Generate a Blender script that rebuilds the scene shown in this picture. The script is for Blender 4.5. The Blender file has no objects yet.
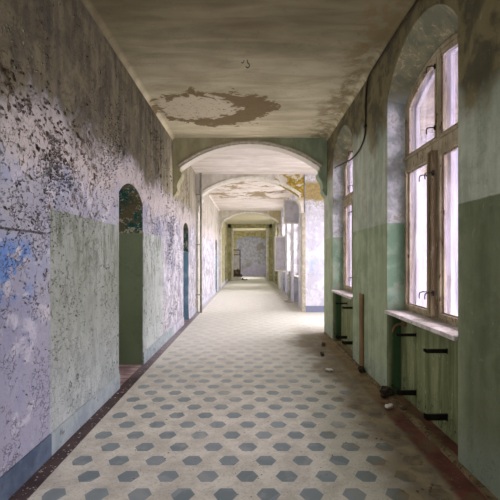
import bpy, bmesh, math, random
from mathutils import Vector
random.seed(7)
S = bpy.context.scene
COL = S.collection
PI = math.pi

# ------------------------------------------------------------------ dimensions (metres)
XL, XR, H = -1.52, 1.52, 3.89
F_PX, VX, VY, EYE = 400.0, 250.0, 259.0, 1.5
ARCH_Y = [(7.90, 8.20), (11.29, 11.60), (19.75, 20.05)]
Y_BACK, Y_FAR = -3.6, 35.0

# ------------------------------------------------------------------ node helpers
def lin(c):
    return tuple(((v/255)/12.92 if v/255 <= .04045 else ((v/255+.055)/1.055)**2.4) for v in c) + (1.0,)

class NT:
    def __init__(s, name, rough=.85):
        s.mat = bpy.data.materials.new(name); s.mat.use_nodes = True
        s.t = s.mat.node_tree; s.n = s.t.nodes; s.l = s.t.links
        s.n.clear()
        s.out = s.n.new('ShaderNodeOutputMaterial')
        s.b = s.n.new('ShaderNodeBsdfPrincipled')
        s.b.inputs['Roughness'].default_value = rough
        s.b.inputs['Specular IOR Level'].default_value = .3
        s.l.new(s.b.outputs[0], s.out.inputs[0])
        g = s.n.new('ShaderNodeNewGeometry'); s.P = g.outputs['Position']; s.Nrm = g.outputs['Normal']
        sp = s.n.new('ShaderNodeSeparateXYZ'); s.l.new(s.P, sp.inputs[0])
        s.X, s.Y, s.Z = sp.outputs
        sn = s.n.new('ShaderNodeSeparateXYZ'); s.l.new(s.Nrm, sn.inputs[0])
        s.NX, s.NY, s.NZ = sn.outputs
    def put(s, sock, v):
        if hasattr(v, 'links'): s.l.new(v, sock)
        elif isinstance(v, tuple) and len(v) == 3 and sock.type == 'RGBA': sock.default_value = lin(v)
        else: sock.default_value = v
    def m(s, op, a, b=0.0, c=0.0, clamp=False):
        n = s.n.new('ShaderNodeMath'); n.operation = op; n.use_clamp = clamp
        s.put(n.inputs[0], a); s.put(n.inputs[1], b); s.put(n.inputs[2], c)
        return n.outputs[0]
    def add(s, a, b): return s.m('ADD', a, b)
    def sub(s, a, b): return s.m('SUBTRACT', a, b)
    def mul(s, a, b): return s.m('MULTIPLY', a, b)
    def mx(s, a, b): return s.m('MAXIMUM', a, b)
    def mn(s, a, b): return s.m('MINIMUM', a, b)
    def inv(s, a): return s.m('SUBTRACT', 1.0, a)
    def ss(s, x, lo, hi):
        n = s.n.new('ShaderNodeMapRange'); n.interpolation_type = 'SMOOTHSTEP'
        s.put(n.inputs[0], x); n.inputs[1].default_value = lo; n.inputs[2].default_value = hi
        n.inputs[3].default_value = 0; n.inputs[4].default_value = 1
        if lo > hi:
            n.inputs[1].default_value = hi; n.inputs[2].default_value = lo
            n.inputs[3].default_value = 1; n.inputs[4].default_value = 0
        return n.outputs[0]
    def band(s, x, a, b, w=.02): return s.mul(s.ss(x, a-w, a+w), s.ss(x, b+w, b-w))
    def mix(s, f, a, b, mode='MIX'):
        n = s.n.new('ShaderNodeMix'); n.data_type = 'RGBA'; n.blend_type = mode
        s.put(n.inputs[0], f); s.put(n.inputs[6], a); s.put(n.inputs[7], b)
        return n.outputs[2]
    def vscale(s, v, k):
        n = s.n.new('ShaderNodeVectorMath'); n.operation = 'MULTIPLY'
        s.l.new(v, n.inputs[0]); n.inputs[1].default_value = k
        return n.outputs[0]
    def noise(s, v, scale, detail=4, rough=.6, dist=0.0, off=0.0):
        if off:
            a = s.n.new('ShaderNodeVectorMath'); s.l.new(v, a.inputs[0]); a.inputs[1].default_value = (off, off*.7, off*1.3); v = a.outputs[0]
        n = s.n.new('ShaderNodeTexNoise'); s.l.new(v, n.inputs['Vector'])
        n.inputs['Scale'].default_value = scale; n.inputs['Detail'].default_value = detail
        n.inputs['Roughness'].default_value = rough; n.inputs['Distortion'].default_value = dist
        s.lastcol = n.outputs['Color']
        return n.outputs['Fac']
    def warp(s, v, scale, amt):
        s.noise(v, scale, 3); c = s.lastcol
        n = s.n.new('ShaderNodeVectorMath'); n.operation = 'MULTIPLY_ADD'
        s.l.new(c, n.inputs[0]); n.inputs[1].default_value = (amt,)*3; s.l.new(v, n.inputs[2])
        return n.outputs[0]
    def edge(s, v, scale):
        n = s.n.new('ShaderNodeTexVoronoi'); n.feature = 'DISTANCE_TO_EDGE'
        s.l.new(v, n.inputs['Vector']); n.inputs['Scale'].default_value = scale
        return n.outputs['Distance']
    def cell(s, v, scale):
        n = s.n.new('ShaderNodeTexVoronoi'); n.feature = 'F1'
        s.l.new(v, n.inputs['Vector']); n.inputs['Scale'].default_value = scale
        sp = s.n.new('ShaderNodeSeparateColor'); s.l.new(n.outputs['Color'], sp.inputs[0])
        return sp.outputs[0]
    def bump(s, h, strength=.5, dist=.02):
        n = s.n.new('ShaderNodeBump'); n.inputs['Strength'].default_value = strength; n.inputs['Distance'].default_value = dist
        s.l.new(h, n.inputs['Height']); s.l.new(n.outputs[0], s.b.inputs['Normal'])
    def color(s, c): s.put(s.b.inputs['Base Color'], c)
    def rough(s, r): s.put(s.b.inputs['Roughness'], r)

def peel_layers(t, cl_lo=.47, cl_hi=.6):
    """shared peeling paint masks: crack lines, flake clusters, fine peel"""
    P = t.warp(t.P, 6, .10)
    big = t.noise(t.P, .9, 4, .55)
    med = t.noise(t.P, 4.2, 6, .65, .4)
    fine = t.noise(P, 17, 7, .68, .8)
    cr = t.edge(t.warp(t.P, 17, .09), 19)
    clus = t.ss(t.noise(t.P, 1.5, 4, .6, 0, 3.1), cl_lo, cl_hi)
    line = t.mul(t.ss(cr, .05, .01), t.ss(t.noise(t.P, 4.5, 4, .65, .3, 9.0), .50, .58))
    return big, med, fine, line, clus

# ------------------------------------------------------------------ materials
def mat_wall_left():
    t = NT('peeling paint left wall', .9)
    big, med, fine, line, clus = peel_layers(t)
    # lavender lime wash
    lav = t.mix(t.ss(big, .35, .65), (146, 146, 158), (172, 170, 174))
    lav = t.mix(t.mul(t.ss(t.noise(t.P, 2.3, 3, .5, 0, 5.0), .52, .66), .7), lav, (146, 152, 174))
    lav = t.mix(t.mul(t.ss(t.add(t.Z, t.mul(t.sub(big, .5), .8)), 1.7, .8), t.mul(t.ss(t.Y, 4, 3), .6)), lav, (140, 140, 164))
    lav = t.mix(t.mul(t.ss(med, .52, .64), .55), lav, (205, 200, 204))
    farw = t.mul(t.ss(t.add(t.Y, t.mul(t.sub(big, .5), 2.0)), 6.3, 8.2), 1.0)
    lav = t.mix(t.mul(farw, .8), lav, t.mix(t.ss(med, .4, .6), (158, 154, 166), (210, 208, 214)))  # further bays lighter: their brightness put into the wall colour
    # green dado
    gz = t.mul(t.ss(t.add(t.Z, t.mul(t.sub(fine, .5), .025)), 1.89, 1.876), t.mul(t.ss(t.add(t.Y, t.mul(t.sub(fine, .5), .04)), 3.03, 3.05),
               t.ss(t.add(t.Y, t.mul(t.sub(med, .5), 1.6)), 7.3, 6.7)))
    grn = t.mix(t.ss(big, .35, .65), (138, 144, 132), (160, 164, 154))
    grn = t.mix(t.ss(t.Z, 1.2, .2), grn, t.mix(t.ss(med, .4, .6), (154, 162, 158), (174, 180, 176)))
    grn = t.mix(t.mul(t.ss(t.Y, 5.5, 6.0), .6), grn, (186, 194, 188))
    grn = t.mix(t.mul(t.ss(fine, .60, .68), .5), grn, (196, 200, 192))
    vm = t.noise(t.vscale(t.P, (1, 3.0, .8)), 4.0, 6, .7, .4, 1.5)
    grn = t.mix(t.mul(t.ss(vm, .46, .62), t.add(.25, t.mul(t.ss(t.Z, .9, 1.7), .5))), grn, (102, 106, 92))
    base = t.mix(gz, lav, grn)
    # blue patches low on the lavender stretch
    bm = t.mul(t.mul(t.band(t.Y, 2.1, 2.78, .06), t.band(t.Z, 1.25, 1.62, .08)), t.ss(t.noise(t.P, 5.0, 5, .6, .3, 2.0), .47, .52))
    base = t.mix(t.mul(bm, .8), base, (84, 128, 190))
    # stained band under the ceiling with vertical runs
    run = t.noise(t.vscale(t.P, (5.0, 5.0, .55)), 1.6, 5, .6)
    sz = t.add(t.Z, t.add(t.mul(t.sub(big, .5), .9), t.mul(t.sub(med, .5), .8)))
    st = t.ss(sz, 2.42, 2.80)
    sc = t.mix(t.ss(t.add(t.mul(run, .5), t.mul(med, .5)), .38, .62), (56, 51, 29), (98, 89, 57))
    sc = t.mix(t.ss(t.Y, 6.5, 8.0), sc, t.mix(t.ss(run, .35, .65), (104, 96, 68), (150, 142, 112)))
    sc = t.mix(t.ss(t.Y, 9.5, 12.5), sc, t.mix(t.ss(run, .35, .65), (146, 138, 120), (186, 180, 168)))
    base = t.mix(t.mul(st, .92), base, sc)
    # warm pinkish margin below the stain
    base = t.mix(t.mul(t.mul(t.ss(sz, 2.1, 2.42), t.inv(st)), .7), base, (182, 170, 160))
    # dark flaking
    dense = t.mul(t.band(t.Y, 1.0, 4.0, .5), t.band(t.add(t.Z, t.mul(t.Y, .1)), 2.3, 3.1, .3))
    thr = t.add(fine, t.add(t.mul(clus, .07), t.mul(dense, .06)))
    thr = t.sub(thr, t.mul(gz, .03))
    flk = t.ss(thr, .62, .65)
    flk2 = t.ss(thr, .655, .69)
    under = t.mix(t.ss(med, .4, .6), (92, 80, 66), (150, 132, 110))
    under = t.mix(gz, under, (104, 116, 102))
    base = t.mix(t.mul(flk, .75), base, under)
    base = t.mix(t.mul(flk2, .85), base, (50, 42, 36))
    base = t.mix(t.mul(t.mul(line, t.ss(t.Z, 2.5, 2.1)), t.sub(.7, t.mul(gz, .62))), base, (72, 66, 70))
    speck = t.ss(t.noise(t.vscale(t.P, (1, 1, .55)), 42, 4, .7, .5, 4.0), .60, .66)
    base = t.mix(t.mul(speck, t.add(.35, t.mul(t.ss(t.Y, 6.5, 8.5), .45))), base, (92, 84, 80))
    # door reveals
    rv = t.ss(t.X, -1.525, -1.535)
    upper = t.mix(t.ss(med, .44, .56), (36, 84, 76), (104, 96, 70))
    upper = t.mix(t.ss(t.add(fine, t.mul(t.ss(t.Z, 2.0, 1.87), .08)), .56, .61), upper, (176, 170, 144))
    lowc = t.mix(t.ss(big, .3, .7), (112, 124, 94), (128, 138, 108))
    lowc = t.mix(t.ss(t.Y, 7.0, 8.0), lowc, t.mix(t.ss(med, .42, .6), (112, 146, 164), (142, 168, 180)))
    zs = t.sub(1.865, t.mul(t.ss(t.Y, 7, 8), .2))
    rc = t.mix(t.ss(t.sub(t.Z, zs), -.008, .008), lowc, upper)
    base = t.mix(rv, base, rc)
    # groove line on the lavender stretch
    gr = t.mul(t.ss(t.Y, 3.0, 2.96), t.ss(t.m('ABSOLUTE', t.sub(t.Z, 1.69)), .012, .004))
    base = t.mix(t.mul(gr, .8), base, (56, 52, 56))
    # far bay behind the last arch is olive
    base = t.mix(t.mul(t.ss(t.Y, 19.9, 20.3), .85), base, t.mix(t.ss(med, .4, .6), (130, 124, 80), (170, 162, 118)))
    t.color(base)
    h = t.add(t.mul(flk, -1.0), t.add(t.mul(line, -.6), t.add(t.mul(med, .8), t.mul(fine, .5))))
    t.bump(h, .8, .018)
    return t.mat

def mat_wall_right():
    t = NT('flaking paint right wall', .88)
    big, med, fine, line, clus = peel_layers(t)
    run = t.noise(t.vscale(t.P, (6.0, 6.0, .6)), 1.5, 5, .6)
    up = t.mix(t.ss(t.add(t.mul(run, .5), t.mul(med, .5)), .4, .6), (138, 144, 126), (168, 170, 152))
    st = t.ss(t.add(t.add(t.Z, t.mul(t.ss(t.Y, 3.6, 2.6), .6)), t.add(t.mul(t.sub(big, .5), 1.3), t.mul(t.sub(med, .5), .7))), 2.95, 3.3)
    och = t.mix(t.ss(med, .42, .58), (60, 50, 27), (100, 86, 50))
    up = t.mix(t.mul(st, .88), up, och)
    lo = t.mix(t.ss(t.add(t.mul(run, .5), t.mul(med, .5)), .4, .6), (118, 129, 100), (150, 158, 128))
    lo = t.mix(t.mul(t.ss(big, .45, .65), .5), lo, (150, 156, 126))
    lo = t.mix(t.mul(t.ss(t.Y, 3.2, 2.7), .65), lo, (62, 62, 38))  # dimness of the near pier painted in as darker green
    g = t.ss(t.add(t.Z, t.mul(t.sub(fine, .5), .02)), 1.905, 1.893)
    base = t.mix(g, up, lo)
    base = t.mix(t.mul(t.ss(fine, .62, .68), .4), base, (150, 150, 128))
    # window reveals and soffits: paler, worn to plaster
    rev = t.mul(t.ss(t.X, 1.522, 1.53), t.ss(t.Z, .9, .93))
    rc = t.mix(g, t.mix(t.ss(med, .40, .6), (150, 154, 152), (200, 202, 204)), t.mix(t.ss(med, .4, .6), (118, 146, 120), (146, 168, 146)))
    rc = t.mix(t.ss(t.add(t.Z, t.mul(t.sub(med, .5), .4)), 3.15, 3.35), rc, t.mix(t.ss(med, .42, .6), (104, 104, 86), (128, 122, 98)))
    rc = t.mix(t.mul(t.ss(t.add(fine, t.mul(med, .6)), .88, .92), .7), rc, (164, 150, 122))
    rc = t.mix(t.ss(t.X, 1.76, 1.77), rc, (214, 212, 216))
    base = t.mix(rev, base, rc)
    # recess below the sill
    ni = t.mul(t.ss(t.X, 1.53, 1.56), t.ss(t.Z, .92, .9))
    nc = t.mix(t.ss(run, .35, .65), (92, 98, 64), (128, 132, 94))
    nc = t.mix(t.mul(t.ss(t.noise(t.vscale(t.P, (1, 1, .35)), 24, 4, .7, 0, 6.0), .60, .66), .6), nc, (160, 160, 132))
    base = t.mix(ni, base, nc)
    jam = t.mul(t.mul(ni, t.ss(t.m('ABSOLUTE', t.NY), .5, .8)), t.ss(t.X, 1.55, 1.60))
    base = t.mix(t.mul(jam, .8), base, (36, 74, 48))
    # chips along the foot of the wall
    chip = t.mul(t.ss(t.Z, .42, .05), t.ss(fine, .565, .60))
    base = t.mix(t.mul(chip, .8), base, (44, 38, 30))
    grey = t.mul(t.ss(t.add(t.Z, t.mul(t.sub(med, .5), .5)), .42, .15), t.ss(t.X, 1.54, 1.52))
    base = t.mix(t.mul(grey, .45), base, (130, 140, 128))
    # bay beyond the side hall: paler, its brightness put into the colour
    fw = t.ss(t.Y, 11.0, 11.2)
    wh = t.mix(t.ss(med, .4, .6), (162, 160, 164), (204, 202, 206))
    wh = t.mix(t.mul(t.ss(t.Z, 1.3, .4), .5), wh, (150, 152, 168))
    wh = t.mix(t.mul(t.ss(fine, .6, .66), .5), wh, (130, 128, 112))
    base = t.mix(fw, base, wh)
    base = t.mix(t.mul(t.ss(t.Y, 19.9, 20.3), .85), base, t.mix(t.ss(med, .4, .6), (104, 100, 66), (150, 144, 108)))
    base = t.mix(t.mul(line, .12), base, (60, 60, 46))
    t.color(base)
    t.bump(t.add(t.mul(med, 1.2), t.add(t.mul(fine, .6), t.mul(line, -.5))), .6, .015)
    return t.mat

def mat_arch():
    t = NT('arch plaster', .9)
    big, med, fine, line, clus = peel_layers(t)
    run = t.noise(t.vscale(t.P, (3, 3, 1.0)), 2.0, 5, .6)
    a = t.mix(t.ss(run, .35, .65), (146, 140, 108), (166, 160, 130))
    a = t.mix(t.ss(t.X, -.2, 1.2), a, t.mix(t.ss(run, .35, .65), (120, 132, 108), (144, 154, 128)))
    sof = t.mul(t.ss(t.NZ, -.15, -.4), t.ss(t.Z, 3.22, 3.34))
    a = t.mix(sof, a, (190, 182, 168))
    b = t.mix(t.ss(run, .35, .65), (186, 178, 166), (208, 202, 192))
    moss = t.mul(t.mul(t.ss(t.X, .3, .9), t.ss(t.Z, 3.05, 3.3)), t.ss(t.add(med, t.mul(t.ss(t.X, .5, 1.4), .12)), .50, .58))
    mc = t.mix(t.ss(fine, .45, .6), (132, 110, 40), (182, 160, 84))
    b = t.mix(moss, b, mc)
    c = t.mix(t.ss(t.Y, 9, 9.1), a, b)
    c = t.mix(t.mul(t.ss(t.Y, 19, 19.1), t.ss(med, .3, .7)), c, (176, 170, 144))
    c = t.mix(t.mul(t.mul(t.ss(fine, .57, .62), t.ss(t.Z, 3.35, 3.0)), .7), c, (110, 100, 82))
    t.color(c)
    t.bump(t.add(med, t.mul(fine, .6)), .5, .015)
    return t.mat

def mat_alcove():
    t = NT('whitewashed side hall', .9)
    big, med, fine, line, clus = peel_layers(t)
    c = t.mix(t.ss(med, .4, .6), (190, 188, 200), (214, 212, 220))
    c = t.mix(t.mul(t.mul(t.ss(t.Z, 2.4, 3.1), t.ss(fine, .45, .6)), .8), c, (150, 146, 118))
    moss = t.mul(t.ss(t.add(t.Z, t.mul(t.sub(med, .5), .5)), 3.1, 3.2), t.ss(t.Z, 3.75, 3.6))
    c = t.mix(t.mul(moss, .85), c, t.mix(t.ss(fine, .45, .6), (132, 110, 36), (176, 152, 72)))
    bl = t.mul(t.mul(t.band(t.X, 1.68, 1.95, .06), t.band(t.Z, .95, 1.5, .12)), t.ss(med, .45, .52))
    c = t.mix(t.mul(bl, .7), c, (150, 170, 214))
    c = t.mix(t.ss(t.Z, .185, .175), c, (128, 134, 158))
    c = t.mix(t.mul(line, .5), c, (110, 106, 112))
    t.color(c); t.bump(t.add(med, t.mul(fine, .5)), .5, .012)
    return t.mat

def mat_ceiling():
    t = NT('stained ceiling plaster', .92)
    big, med, fine, line, clus = peel_layers(t)
    streak = t.noise(t.vscale(t.P, (.7, 3.0, 1)), 1.5, 5, .6, .5)
    c = t.mix(t.ss(streak, .3, .7), (172, 161, 132), (202, 191, 162))
    c = t.mix(t.ss(t.add(t.Y, t.mul(t.sub(big, .5), 2.5)), 3.2, 7.2), t.mix(t.ss(streak, .3, .7), (96, 87, 65), (118, 108, 82)), c)  # near end darkened, light falloff painted into the plaster colour
    # peeled patch near the first arch
    dx = t.m('DIVIDE', t.add(t.X, .55), 1.0); dy = t.m('DIVIDE', t.sub(t.Y, 6.4), .78)
    rr = t.m('SQRT', t.add(t.mul(dx, dx), t.mul(dy, dy)))
    rr = t.add(rr, t.add(t.mul(t.sub(t.noise(t.P, 3.0, 6, .65, .6, 1.0), .5), 1.3), t.mul(t.sub(fine, .5), .5)))
    pm = t.ss(rr, .98, .90)
    ix = t.m('DIVIDE', t.add(t.X, .82), .62); iy = t.m('DIVIDE', t.sub(t.Y, 6.35), .5)
    ir = t.m('SQRT', t.add(t.mul(ix, ix), t.mul(iy, iy)))
    ir = t.add(ir, t.add(t.mul(t.sub(t.noise(t.P, 3.6, 6, .65, .6, 6.5), .5), 1.2), t.mul(t.sub(fine, .5), .5)))
    inner = t.ss(ir, 1.0, .92)
    pc = t.mix(inner, (112, 94, 64), (184, 172, 148))
    pc = t.mix(t.ss(fine, .58, .63), pc, (92, 78, 56))
    c = t.mix(t.mul(pm, .95), c, pc)
    # damp along the window side
    dm = t.mul(t.ss(t.add(t.X, t.mul(t.sub(med, .5), .9)), 1.05, 1.35), t.ss(med, .42, .58))
    c = t.mix(t.mul(dm, .7), c, (112, 96, 62))
    # further bays painted paler to carry their extra brightness
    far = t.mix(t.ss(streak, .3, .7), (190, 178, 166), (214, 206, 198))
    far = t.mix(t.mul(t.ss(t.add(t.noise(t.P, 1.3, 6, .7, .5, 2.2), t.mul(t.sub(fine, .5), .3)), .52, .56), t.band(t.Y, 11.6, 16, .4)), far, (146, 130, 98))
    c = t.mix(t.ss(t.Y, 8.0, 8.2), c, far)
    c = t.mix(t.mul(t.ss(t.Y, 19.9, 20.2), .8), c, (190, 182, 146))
    c = t.mix(t.mul(line, .3), c, (70, 60, 44))
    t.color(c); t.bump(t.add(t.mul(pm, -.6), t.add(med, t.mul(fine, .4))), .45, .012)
    return t.mat

def mat_floor():
    t = NT('hexagon tile floor', .45)
    sx, ry, ox, oy = .2735, .2155, -.155, 2.547
    def lat(ax, ay):
        qx = t.m('ABSOLUTE', t.sub(t.m('FLOORED_MODULO', t.add(t.sub(t.X, ax), sx/2), sx), sx/2))
        qy = t.m('ABSOLUTE', t.sub(t.m('FLOORED_MODULO', t.add(t.sub(t.Y, ay), ry), 2*ry), ry))
        e = t.mx(t.add(qx, t.mul(qy, .56)), t.mul(qy, 1.12))
        return e
    e = t.mn(lat(ox, oy), lat(ox + sx/2, oy + ry))
    e = t.add(e, t.add(t.ss(t.X, -1.316, -1.318), t.ss(t.X, 1.284, 1.286)))
    hexm = t.ss(e, .081, .077)
    seam = t.mul(t.ss(e, .077, .080), t.ss(e, .084, .081))
    big = t.noise(t.P, .8, 4, .6); med = t.noise(t.P, 5, 6, .65); fine = t.noise(t.P, 45, 5, .7); chip = t.noise(t.P, 90, 3, .7)
    light = t.mix(t.ss(med, .35, .65), (176, 171, 156), (204, 200, 185))
    light = t.mix(t.mul(t.ss(fine, .52, .62), .45), light, (142, 134, 120))
    light = t.mix(t.mul(t.ss(t.noise(t.P, 70, 3, .6, 0, 8.0), .6, .66), .6), light, (214, 206, 198))
    tone = t.cell(t.P, 3.2)
    dark = t.mix(tone, (108, 120, 122), (130, 139, 140))
    dark = t.mix(t.mul(t.ss(med, .5, .64), .45), dark, (156, 156, 150))
    dark = t.mix(t.mul(t.ss(t.Y, 2.6, 8.0), .62), dark, (178, 182, 176))  # distant hexagons paler: gloss and haze painted into the tile colour
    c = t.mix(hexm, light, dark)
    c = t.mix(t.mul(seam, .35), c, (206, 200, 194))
    # worn patches; farther floor then lightened, its brightness painted in
    wear = t.mul(t.ss(t.noise(t.P, 1.7, 6, .7, 0, 3.0), .55, .7), .5)
    c = t.mix(wear, c, (180, 174, 160))
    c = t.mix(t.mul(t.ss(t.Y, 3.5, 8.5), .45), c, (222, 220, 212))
    # brown moss and dirt on the window side
    dirt = t.ss(t.add(t.X, t.add(t.mul(t.sub(big, .5), 1.0), t.mul(t.sub(med, .5), .8))), .62, 1.15)
    dirt = t.mul(dirt, t.ss(t.Y, 9.5, 7.5))
    dcol = t.mix(t.ss(med, .35, .65), (74, 60, 36), (112, 96, 64))
    c = t.mix(t.mul(dirt, .86), c, dcol)
    c = t.mix(t.mul(t.ss(t.Y, 10.5, 13), t.mul(t.ss(t.add(t.X, t.mul(t.sub(med, .5), .8)), 1.0, 1.3), .6)), c, (120, 112, 84))
    spk = t.ss(chip, .68, .72)
    c = t.mix(t.mul(spk, .5), c, (70, 60, 50))
    # borders
    bl = t.ss(t.X, -1.385, -1.392)
    joint = t.ss(t.m('ABSOLUTE', t.sub(t.m('FLOORED_MODULO', t.Y, .15), .075)), .004, .001)
    bc = t.mix(t.ss(med, .4, .62), (58, 44, 44), (86, 68, 66))
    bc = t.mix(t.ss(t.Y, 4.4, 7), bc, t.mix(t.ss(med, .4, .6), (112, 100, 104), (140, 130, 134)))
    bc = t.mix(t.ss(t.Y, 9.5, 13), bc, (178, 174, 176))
    bc = t.mix(t.mul(joint, .6), bc, (40, 32, 30))
    bc = t.mix(t.ss(fine, .64, .70), bc, (160, 152, 148))
    # slatted threshold in the doorway
    th = t.ss(t.X, -1.525, -1.53)
    rowj = t.ss(t.m('ABSOLUTE', t.sub(t.m('FLOORED_MODULO', t.Y, .17), .085)), .012, .004)
    tc = t.mix(t.ss(med, .4, .6), (140, 112, 112), (182, 158, 156))
    tc = t.mix(rowj, tc, (58, 44, 46))
    bc = t.mix(th, bc, tc)
    c = t.mix(bl, c, bc)
    br = t.mul(t.mul(t.ss(t.add(t.X, t.mul(t.sub(med, .5), .16)), 1.29, 1.35), t.ss(t.X, 1.80, 1.78)), t.ss(t.Y, 8.2, 7.6))
    rc = t.mix(t.ss(med, .38, .62), (70, 36, 30), (96, 50, 42))
    rc = t.mix(t.mul(t.ss(t.noise(t.P, 6, 5, .65, 0, 5.0), .46, .6), .7), rc, (84, 74, 50))
    rc = t.mix(t.ss(t.Y, 3.6, 4.8), rc, t.mix(t.ss(med, .4, .6), (96, 80, 54), (120, 102, 72)))
    c = t.mix(t.mul(br, .92), c, rc)
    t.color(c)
    t.rough(t.add(.38, t.add(t.mul(med, .3), t.mul(dirt, .25))))
    t.bump(t.add(t.mul(fine, .5), t.add(t.mul(seam, -.6), t.mul(med, .6))), .25, .006)
    return t.mat

def mat_simple(name, c1, c2, scale=8.0, rough=.7, stretch=(1, 1, 1), chip=None, chip_lo=.6, bump=.3, metal=0.0):
    t = NT(name, rough)
    v = t.vscale(t.P, stretch)
    n = t.noise(v, scale, 5, .65, .3)
    c = t.mix(t.ss(n, .36, .64), c1, c2)
    if chip:
        c = t.mix(t.ss(t.noise(v, scale*3.1, 5, .7, .4, 4.0), chip_lo, chip_lo+.05), c, chip)
    t.color(c); t.bump(n, bump, .006)
    t.b.inputs['Metallic'].default_value = metal
    return t.mat

def mat_glass(name, tint=(249, 246, 252), dirty=.3):
    t = NT(name, .2)
    n = t.noise(t.vscale(t.P, (1, 1, .35)), 5.0, 5, .65, .5)
    tr = t.n.new('ShaderNodeBsdfTransparent')
    streak = t.noise(t.vscale(t.P, (6, 6, .4)), 2.2, 4, .6)
    t.put(tr.inputs[0], t.mix(t.ss(n, .35, .65), tint, t.mix(t.ss(streak, .3, .7), (236, 230, 246), (252, 250, 252))))
    tl = t.n.new('ShaderNodeBsdfTranslucent'); t.put(tl.inputs[0], (228, 226, 240))
    mx = t.n.new('ShaderNodeMixShader'); t.put(mx.inputs[0], t.mul(t.ss(n, .3, .8), dirty*.4))
    t.l.new(tr.outputs[0], mx.inputs[1]); t.l.new(tl.outputs[0], mx.inputs[2])
    gl = t.n.new('ShaderNodeBsdfGlossy'); gl.inputs['Roughness'].default_value = .15
    fr = t.n.new('ShaderNodeLayerWeight'); fr.inputs[0].default_value = .2
    m2 = t.n.new('ShaderNodeMixShader'); t.put(m2.inputs[0], t.mul(fr.outputs[0], .25))
    t.l.new(mx.outputs[0], m2.inputs[1]); t.l.new(gl.outputs[0], m2.inputs[2])
    t.l.new(m2.outputs[0], t.out.inputs[0])
    return t.mat

M = dict(
    wl=mat_wall_left(), wr=mat_wall_right(), arch=mat_arch(), alc=mat_alcove(), ceil=mat_ceiling(), floor=mat_floor(),
    mould=mat_simple('moulding plaster', (160, 152, 134), (188, 180, 164), 9, .85, chip=(110, 98, 74)),
    mouldfar=mat_simple('pale moulding plaster', (196, 190, 176), (216, 212, 200), 9, .85, chip=(150, 138, 110)),
    plinth=mat_simple('grey blue plinth paint', (70, 84, 102), (94, 108, 124), 5, .8, chip=(76, 78, 82)),
    plinthfar=mat_simple('pale plinth paint', (160, 160, 172), (190, 190, 200), 5, .8, chip=(110, 108, 110)),
    plinthgreen=mat_simple('pale green plinth paint', (134, 148, 152), (158, 168, 168), 5, .8, chip=(110, 116, 112)),
    frame=mat_simple('weathered cream window paint', (128, 114, 90), (166, 152, 126), 7, .7, (1, 1, .4), chip=(92, 72, 48), chip_lo=.57),
    wood=mat_simple('bare brown window wood', (104, 88, 64), (146, 130, 102), 6, .75, (2, 2, .3), chip=(176, 166, 146)),
    white=mat_simple('white window paint', (196, 192, 196), (222, 220, 224), 8, .6, (1, 1, .4), chip=(140, 128, 110), chip_lo=.62),
    sill=mat_simple('worn pale sill', (160, 150, 142), (196, 188, 182), 9, .7, chip=(116, 100, 84)),
    iron=mat_simple('black iron', (26, 25, 24), (44, 40, 36), 20, .55, metal=.4),
    cable=mat_simple('dark cable', (36, 30, 24), (56, 46, 34), 12, .6),
    strip=mat_simple('brown batten wood', (92, 70, 44), (122, 96, 64), 5, .8, (3, 3, .3)),
    curb=mat_simple('dusty curb mortar', (84, 70, 48), (112, 98, 72), 7, .85, chip=(62, 46, 34), chip_lo=.54),
    flake=mat_simple('paint flake', (176, 168, 156), (210, 204, 196), 30, .85),
    rubble=mat_simple('brown rubble', (66, 52, 40), (112, 94, 74), 18, .9, chip=(176, 168, 156)),
    darkrub=mat_simple('dark charred rubble', (30, 26, 22), (62, 50, 40), 22, .9, chip=(140, 124, 100), chip_lo=.63),
    door=mat_simple('dark green door paint', (50, 70, 58), (70, 92, 76), 5, .7, (1, 1, .4), chip=(96, 84, 62)),
    bluedoor=mat_simple('blue door paint', (62, 96, 128), (86, 120, 148), 6, .7, (1, 1, .4), chip=(50, 44, 40)),
    olive=mat_simple('olive stained plaster', (150, 144, 98), (190, 182, 140), 4, .9, chip=(80, 72, 44)),
    palefar=mat_simple('pale jamb plaster', (188, 184, 170), (214, 210, 200), 5, .85, chip=(140, 132, 100)),
    pipe=mat_simple('grey green pipe paint', (132, 130, 118), (164, 162, 152), 8, .6, (1, 1, .5), chip=(84, 66, 50)),
    dustpane=mat_simple('dust coated pane', (164, 160, 166), (186, 182, 186), 4, .4),
    bare=mat_simple('bare brown under-plaster', (48, 40, 32), (92, 78, 60), 30, .95),
    bare2=mat_simple('bare grey under-plaster', (112, 118, 104), (140, 144, 128), 30, .95),
    glass=mat_glass('dusty window glass'), glass2=mat_glass('clear window glass', (252, 250, 254), .12),
)
def mat_farwall():
    t = NT('blue lavender end wall', .9)
    big, med, fine, line, clus = peel_layers(t)
    c = t.mix(t.ss(med, .4, .6), (158, 162, 180), (186, 188, 204))
    c = t.mix(t.mul(t.ss(t.Z, 1.3, .6), .6), c, (178, 172, 204))
    c = t.mix(t.mul(t.ss(t.noise(t.P, .9, 5, .65, .3, 2.0), .52, .6), .6), c, (136, 130, 108))
    t.color(c); t.bump(med, .4, .01)
    return t.mat
M['end'] = mat_farwall()

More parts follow.
